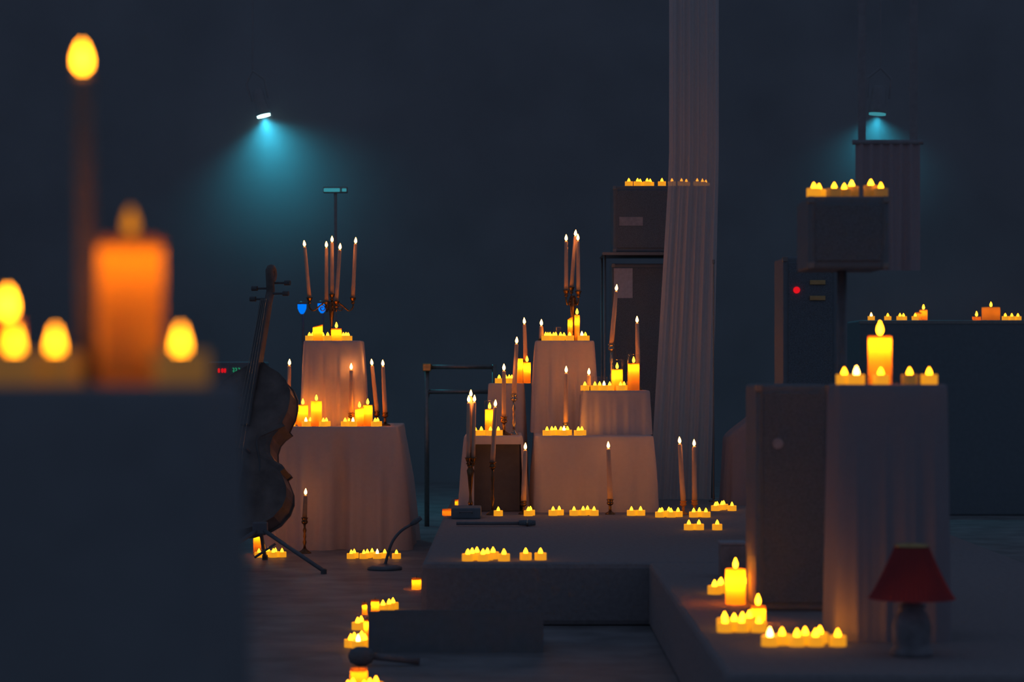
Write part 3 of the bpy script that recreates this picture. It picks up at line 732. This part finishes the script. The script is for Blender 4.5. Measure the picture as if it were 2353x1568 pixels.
mb.add(v, f).obj('body', M['wood'], ce)
nk = MB().box(-.016, .016, -.075, -.03, BL - .02, BL + .27, .006).obj('neck', M['wood'], ce)
MB().box(-.02, .02, -.096, -.076, BL - .30, BL + .275, .004).obj('fingerboard', M['ebony'], nk)
MB().box(-.04, .04, -.125, -.117, .33, .335).box(-.042, -.028, -.125, -.075, .328, .336).box(.028, .042, -.125, -.075, .328, .336).obj('bridge', M['wood'], ce)
tp = MB().add([(-.02, -.10, .06), (.02, -.10, .06), (.032, -.112, .28), (-.032, -.112, .28), (-.02, -.085, .06), (.02, -.085, .06), (.032, -.10, .28), (-.032, -.10, .28)],
              [(0, 1, 2, 3), (4, 5, 6, 7), (0, 1, 5, 4), (1, 2, 6, 5), (2, 3, 7, 6), (3, 0, 4, 7)])
tp.obj('tailpiece', M['ebony'], ce)
q = [Vector((0, -.05, BL + .26)), Vector((0, -.04, BL + .34))]
for k in range(26):
    t = k / 25; a = math.pi * .9 - t * 9; r = .034 * (1 - .8 * t); q.append(Vector((0, -.058 + r * math.cos(a) * 1, BL + .405 + r * math.sin(a))))
scr = MB().tube(smooth_path(q[:2], 3) + q[2:], [.018] * 4 + [.017 - .010 * k / 26 for k in range(26)], 10).obj('scroll', M['wood'], ce, smooth=True)
for k, zz in enumerate((.30, .325, .35, .375)):
    sg = 1 if k % 2 else -1
    MB().tube([(0, -.045, BL + zz), (sg * .06, -.045, BL + zz)], .005, 8).tube([(sg * .06, -.045, BL + zz), (sg * .085, -.045, BL + zz)], .011, 8).obj('tuning_peg', M['ebony'], scr)
for k in range(4):
    x_ = (k - 1.5) * .012
    MB().tube([(x_ * 1.2, -.108, .27), (x_ * 1.4, -.126, .333), (x_ * .6, -.1, BL + .275)], .0009, 5).obj('string', M['silver'], ce)
for sg in (-1, 1):
    fh = [(sg * (.075 + .018 * math.cos(math.pi * k / 8)) , -.0775 + .004 * abs(k - 4) / 4, .25 + .02 * k) for k in range(9)]
    MB().tube(fh, .004, 6).obj('f_hole', M['ebony'], ce)
MB().tube([(0, 0, .0), (0, 0, -.115)], [.008, .003], 8).obj('endpin', M['silver'], ce)

st = thing('cello_stand', 'black folding stand holding up the cello', 'stand')
hub = at(598, 1214, 9.72)
st.location = (hub.x, hub.y, 0)
def rel(p): return Vector(p) - Vector((hub.x, hub.y, 0))
ee = at(744, 1320, 9.5); ee.z = .012
MB().tube([rel(hub), rel(ee)], .0085, 8).obj('leg', M['plastic'], st, smooth=True)
el = at(452, 1320, 9.5); el.z = .012
MB().tube([rel(hub), rel(el)], .0085, 8).obj('leg', M['plastic'], st, smooth=True)
MB().tube([rel(at(633, 1250, 9.66)), rel(at(585, 1282, 9.66))], .005, 8).obj('brace', M['plastic'], st, smooth=True)
eb = Vector((hub.x - .03, 10.2, .012))
MB().tube([rel(hub), rel(eb)], .0085, 8).obj('leg', M['plastic'], st, smooth=True)
MB().box(-.03, .03, -.02, .02, hub.z - .025, hub.z + .025, .006).obj('hub', M['plastic'], st)
for pnt in (ee, el, eb): MB().lathe([(.012, -.012), (.012, .006), (.008, .010)], 12, rel(pnt)).obj('rubber_foot', M['ebony'], st)

# ------------------------------------------------------------------ microphones, cases on the floor
gm = thing('microphone_stand', 'black gooseneck microphone stand curving up beside the platform', 'stand')
g0 = at(884, 1302, 9.7); gm.location = (g0.x, g0.y, 0)
def relg(p): return Vector(p) - Vector((g0.x, g0.y, 0))
MB().tube(smooth_path([relg(g0), relg(at(890, 1280, 9.7)), relg(at(901, 1247, 9.7)), relg(at(920, 1222, 9.7)), relg(at(944, 1206, 9.7))]), .006, 8).obj('gooseneck', M['plastic'], gm, smooth=True)
MB().lathe([(.07, 0), (.07, .01), (.05, .018), (.012, .024), (.01, g0.z)], 20).obj('base', M['plastic'], gm, smooth=True)
tipd = (at(944, 1206, 9.7) - at(920, 1222, 9.7)).normalized(); t0 = at(944, 1206, 9.7)
MB().tube([relg(t0), relg(t0 + tipd * .02), relg(t0 + tipd * .05)], [.007, .012, .009], 10).obj('capsule', M['grille'], gm, smooth=True)

pc = thing('pedal_case', 'flat black pedal case lying in front of the narrow bench', 'case', (X(1068, 9.75), 9.75, PZ))
MB().box(-.055, .065, 0, .18, 0, .045, .006).obj('body', M['black'], pc)
MB().tube([(-.02, -.006, .025), (-.02, -.018, .03), (.03, -.018, .03), (.03, -.006, .025)], .003, 6).obj('handle', M['plastic'], pc)
mb_ = thing('microphone', 'black microphone on a short boom lying across the platform', 'microphone', (X(1150, 9.3), 9.3, PZ))
MB().tube([(-.17, 0, .012), (.07, 0, .012)], .007, 10).obj('boom', M['plastic'], mb_, smooth=True)
MB().tube([(.07, 0, .014), (.11, 0, .014), (.135, 0, .014)], [.010, .013, .010], 12).obj('capsule', M['grille'], mb_, smooth=True)
MB().tube([(.10, 0, .014), (.106, 0, .014)], .0135, 12).obj('ring', M['silver'], mb_, smooth=True)

YW = 6.9
wm = thing('wedge_monitor', 'black wedge stage monitor on the floor in front of the platform', 'speaker', (X(846, YW), YW, 0))
wv = [(0, 0, 0), (.5, 0, 0), (.5, .3, 0), (0, .3, 0), (0, 0, .118), (.5, 0, .118), (.5, .3, .05), (0, .3, .05)]
mbw = MB().add(wv, [(0, 1, 2, 3), (4, 5, 6, 7), (0, 1, 5, 4), (1, 2, 6, 5), (2, 3, 7, 6), (3, 0, 4, 7)])
mbw.obj('body', M['black'], wm)
nx = math.atan2(-.068, .3)
g = MB().box(.03, .47, .02, .28, -.002, .006, .002); g.xf(Matrix.Translation((0, 0, .118)) @ Matrix.Rotation(nx, 4, 'X')); g.obj('grille', M['grille'], wm)
YM = 6.6
mk = thing('microphone', 'black foam-covered microphone lying on the floor by the wedge monitor', 'microphone', (X(830, YM), YM, .026))
MB().lathe([(.004, -.036), (.018, -.03), (.026, -.012), (.026, .012), (.018, .03), (.004, .036)], 18).xf(Matrix.Rotation(math.pi / 2, 4, 'Y')).obj('foam_windscreen', M['grille'], mk, smooth=True)
MB().tube([(.02, 0, 0), (.16, 0, -.014)], [.009, .011], 10).obj('handle', M['plastic'], mk, smooth=True)

# audio console with lit displays
YA = 12.6
ac = thing('audio_console', 'dark audio console with red and green digit displays', 'console', (X(520, YA), YA, 0))
def ax(px): return X(px, YA) - X(520, YA)
def az(py): return Z(py, YA)
MB().box(ax(478), ax(600), 0, .4, az(905), az(832), .008).obj('body', M['black'], ac)
for sx in (485, 592): MB().tube([(ax(sx), .1, 0), (ax(sx), .1, az(903))], .012, 8).obj('leg', M['rail'], ac)
SEG = {'0': 'abcdef', '3': 'abcdg', '8': 'abcdefg'}
def digit(ch, px, py, w_, h_, m):
    mb = MB(); cx, cz_ = ax(px), az(py); W = w_ * YA / FPX / 2; Hh = h_ * YA / FPX / 2; t = .0022
    P = dict(a=(-W, W, Hh - t, Hh + t), d=(-W, W, -Hh - t, -Hh + t), g=(-W, W, -t, t), f=(-W - t, -W + t, 0, Hh), e=(-W - t, -W + t, -Hh, 0), b=(W - t, W + t, 0, Hh), c=(W - t, W + t, -Hh, 0))
    for s_ in SEG[ch]:
        a, b, c, d = P[s_]; mb.box(cx + a, cx + b, -.004, .001, cz_ + c, cz_ + d)
    mb.obj('digit', m, ac)
for px in (503, 511, 517): digit('8', px, 852, 3, 8, M['redled'])
for px in (536, 542, 549): digit('3', px, 853, 3, 13, M['greenled'])
MB().box(ax(539), ax(543), -.004, .001, az(882), az(874)).obj('indicator', M['blueled'], ac)
MB().box(ax(521), ax(523), -.004, .001, az(880), az(874)).obj('indicator', M['label'], ac)

# blue lamps on a bar behind the five-light candelabra
YBl = 12.4
for k, (px, py) in enumerate(((694, 709), (740, 707))):
    p = at(px, py, YBl); bl = thing('blue_lamp', 'small cup-shaped lamp glowing blue behind the five-light candelabra', 'lamp', p, 'blue lamps')
    s_ = YBl / FPX
    MB().lathe([(3 * s_, -13 * s_), (7 * s_, -8 * s_), (10 * s_, 0), (10.5 * s_, 9 * s_), (9 * s_, 9.5 * s_)], 20).obj('lens', M['bluelamp'], bl, smooth=True)
    MB().lathe([(11 * s_, 9.5 * s_), (11 * s_, 13 * s_), (4 * s_, 16 * s_)], 20).obj('cap', M['plastic'], bl, smooth=True)
    MB().tube([(0, 0, 15 * s_), (0, .06, 15 * s_), (0, .06, -p.z + .012)], .006, 8).obj('post', M['plastic'], bl)
    MB().lathe([(.042, -p.z), (.042, -p.z + .01), (.01, -p.z + .016)], 18, (0, .06, 0)).obj('foot', M['plastic'], bl)

# ------------------------------------------------------------------ stage lights in the haze
def fixture(px, py, y, label, tilt, power, size, yaw=0, lens='teal'):
    p = at(px, py, y); s_ = y / FPX
    o = thing('stage_light', label, 'stage light', p, None, (0, tilt, yaw))
    R = size * s_
    MB().lathe([(R, .004), (R * 1.08, .006), (R * 1.08, .03), (R * .9, .06), (R * .8, .14), (R * .5, .16)], 24).obj('housing', M['fixture'], o, smooth=True)
    MB().lathe([(R * .97, -.006), (R * .97, .004)], 24).obj('lens', M[lens], o)
    MB().tube([(-R * 1.3, 0, .09), (-R * 1.35, 0, .2), (0, 0, .26), (R * 1.35, 0, .2), (R * 1.3, 0, .09)], .008, 8).obj('yoke', M['fixture'], o)
    up = Matrix.Rotation(-tilt, 4, 'Y')
    MB().tube([(0, 0, .26), Vector((0, 0, .26)) + up.to_3x3() @ Vector((0, 0, 4.2 - p.z - .25))], .005, 8).obj('hanger', M['fixture'], o)
    l = bpy.data.lights.new('beam', 'SPOT'); l.energy = power; l.color = (.05, .72, 1.0); l.spot_size = math.radians(150); l.spot_blend = 1.0; l.shadow_soft_size = .03
    lo = bpy.data.objects.new('beam', l); link(lo, o); lo.location = (0, 0, -.012)
    return o
fixture(606, 266, 13.6, 'stage light throwing a teal beam down through the haze', math.radians(-14), 32, 16)
fixture(2016, 262, 13.6, 'teal stage light half hidden behind the hanging banner', math.radians(4), 14, 20, lens='teal_dim')
# added glowing strip standing in for teal spotlight on a box edge
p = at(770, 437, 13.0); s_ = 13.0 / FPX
lb = thing('added_edge_glow', 'added glowing teal strip standing in for a spotlit box edge, on a thin stand', 'stage light', p)
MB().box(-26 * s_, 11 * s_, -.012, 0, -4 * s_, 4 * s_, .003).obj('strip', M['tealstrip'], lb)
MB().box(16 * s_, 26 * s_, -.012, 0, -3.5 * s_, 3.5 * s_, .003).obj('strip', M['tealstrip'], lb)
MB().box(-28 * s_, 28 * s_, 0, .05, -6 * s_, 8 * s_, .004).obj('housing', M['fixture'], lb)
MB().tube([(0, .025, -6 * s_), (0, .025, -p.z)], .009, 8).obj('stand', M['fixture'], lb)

# ------------------------------------------------------------------ haze at the back of the stage
hm = bpy.data.materials.new('thin_haze'); hm.use_nodes = True
nt = hm.node_tree; nt.nodes.clear()
vs = nt.nodes.new('ShaderNodeVolumeScatter'); vo = nt.nodes.new('ShaderNodeOutputMaterial')
vs.inputs['Color'].default_value = (.9, .95, 1, 1); vs.inputs['Density'].default_value = .03; vs.inputs['Anisotropy'].default_value = .25
nt.links.new(vs.outputs[0], vo.inputs['Volume'])
hz = MB().box(-8.9, 8.9, 12.7, 16.9, .02, 4.15).obj('stage_haze', hm)
tag(hz, 'thin theatrical haze hanging at the back of the stage', 'haze', kind='stuff')

def puff(px, py, y, rad, dens, label):  # extra haze sphere, shaped to keep the teal glow close to the lamp
    m = bpy.data.materials.new('added_glow_haze'); m.use_nodes = True
    nt = m.node_tree; nt.nodes.clear()
    tc = nt.nodes.new('ShaderNodeTexCoord'); ln = nt.nodes.new('ShaderNodeVectorMath'); ln.operation = 'LENGTH'
    iv = nt.nodes.new('ShaderNodeMath'); iv.operation = 'SUBTRACT'; iv.inputs[0].default_value = 1; iv.use_clamp = True
    pw = nt.nodes.new('ShaderNodeMath'); pw.operation = 'POWER'; pw.inputs[1].default_value = 1.6
    ml = nt.nodes.new('ShaderNodeMath'); ml.operation = 'MULTIPLY'; ml.inputs[1].default_value = dens
    vs = nt.nodes.new('ShaderNodeVolumeScatter'); vo = nt.nodes.new('ShaderNodeOutputMaterial')
    vs.inputs['Color'].default_value = (.9, .95, 1, 1)
    nt.links.new(tc.outputs['Object'], ln.inputs[0]); nt.links.new(ln.outputs['Value'], iv.inputs[1])
    nt.links.new(iv.outputs[0], pw.inputs[0]); nt.links.new(pw.outputs[0], ml.inputs[0]); nt.links.new(ml.outputs[0], vs.inputs['Density'])
    nt.links.new(vs.outputs[0], vo.inputs['Volume'])
    bm = bmesh.new(); bmesh.ops.create_icosphere(bm, subdivisions=3, radius=1); me = bpy.data.meshes.new('added_glow_haze'); bm.to_mesh(me); bm.free()
    me.materials.append(m); o = obj('added_glow_haze', me, None, at(px, py, y)); o.scale = (rad, rad, rad)
    tag(o, label, 'haze', kind='stuff')
puff(618, 330, 13.6, 1.0, .55, 'added denser haze shaping the glow under the teal stage light')
puff(2016, 300, 13.6, .7, .5, 'added denser haze shaping the glow under the half hidden teal stage light')
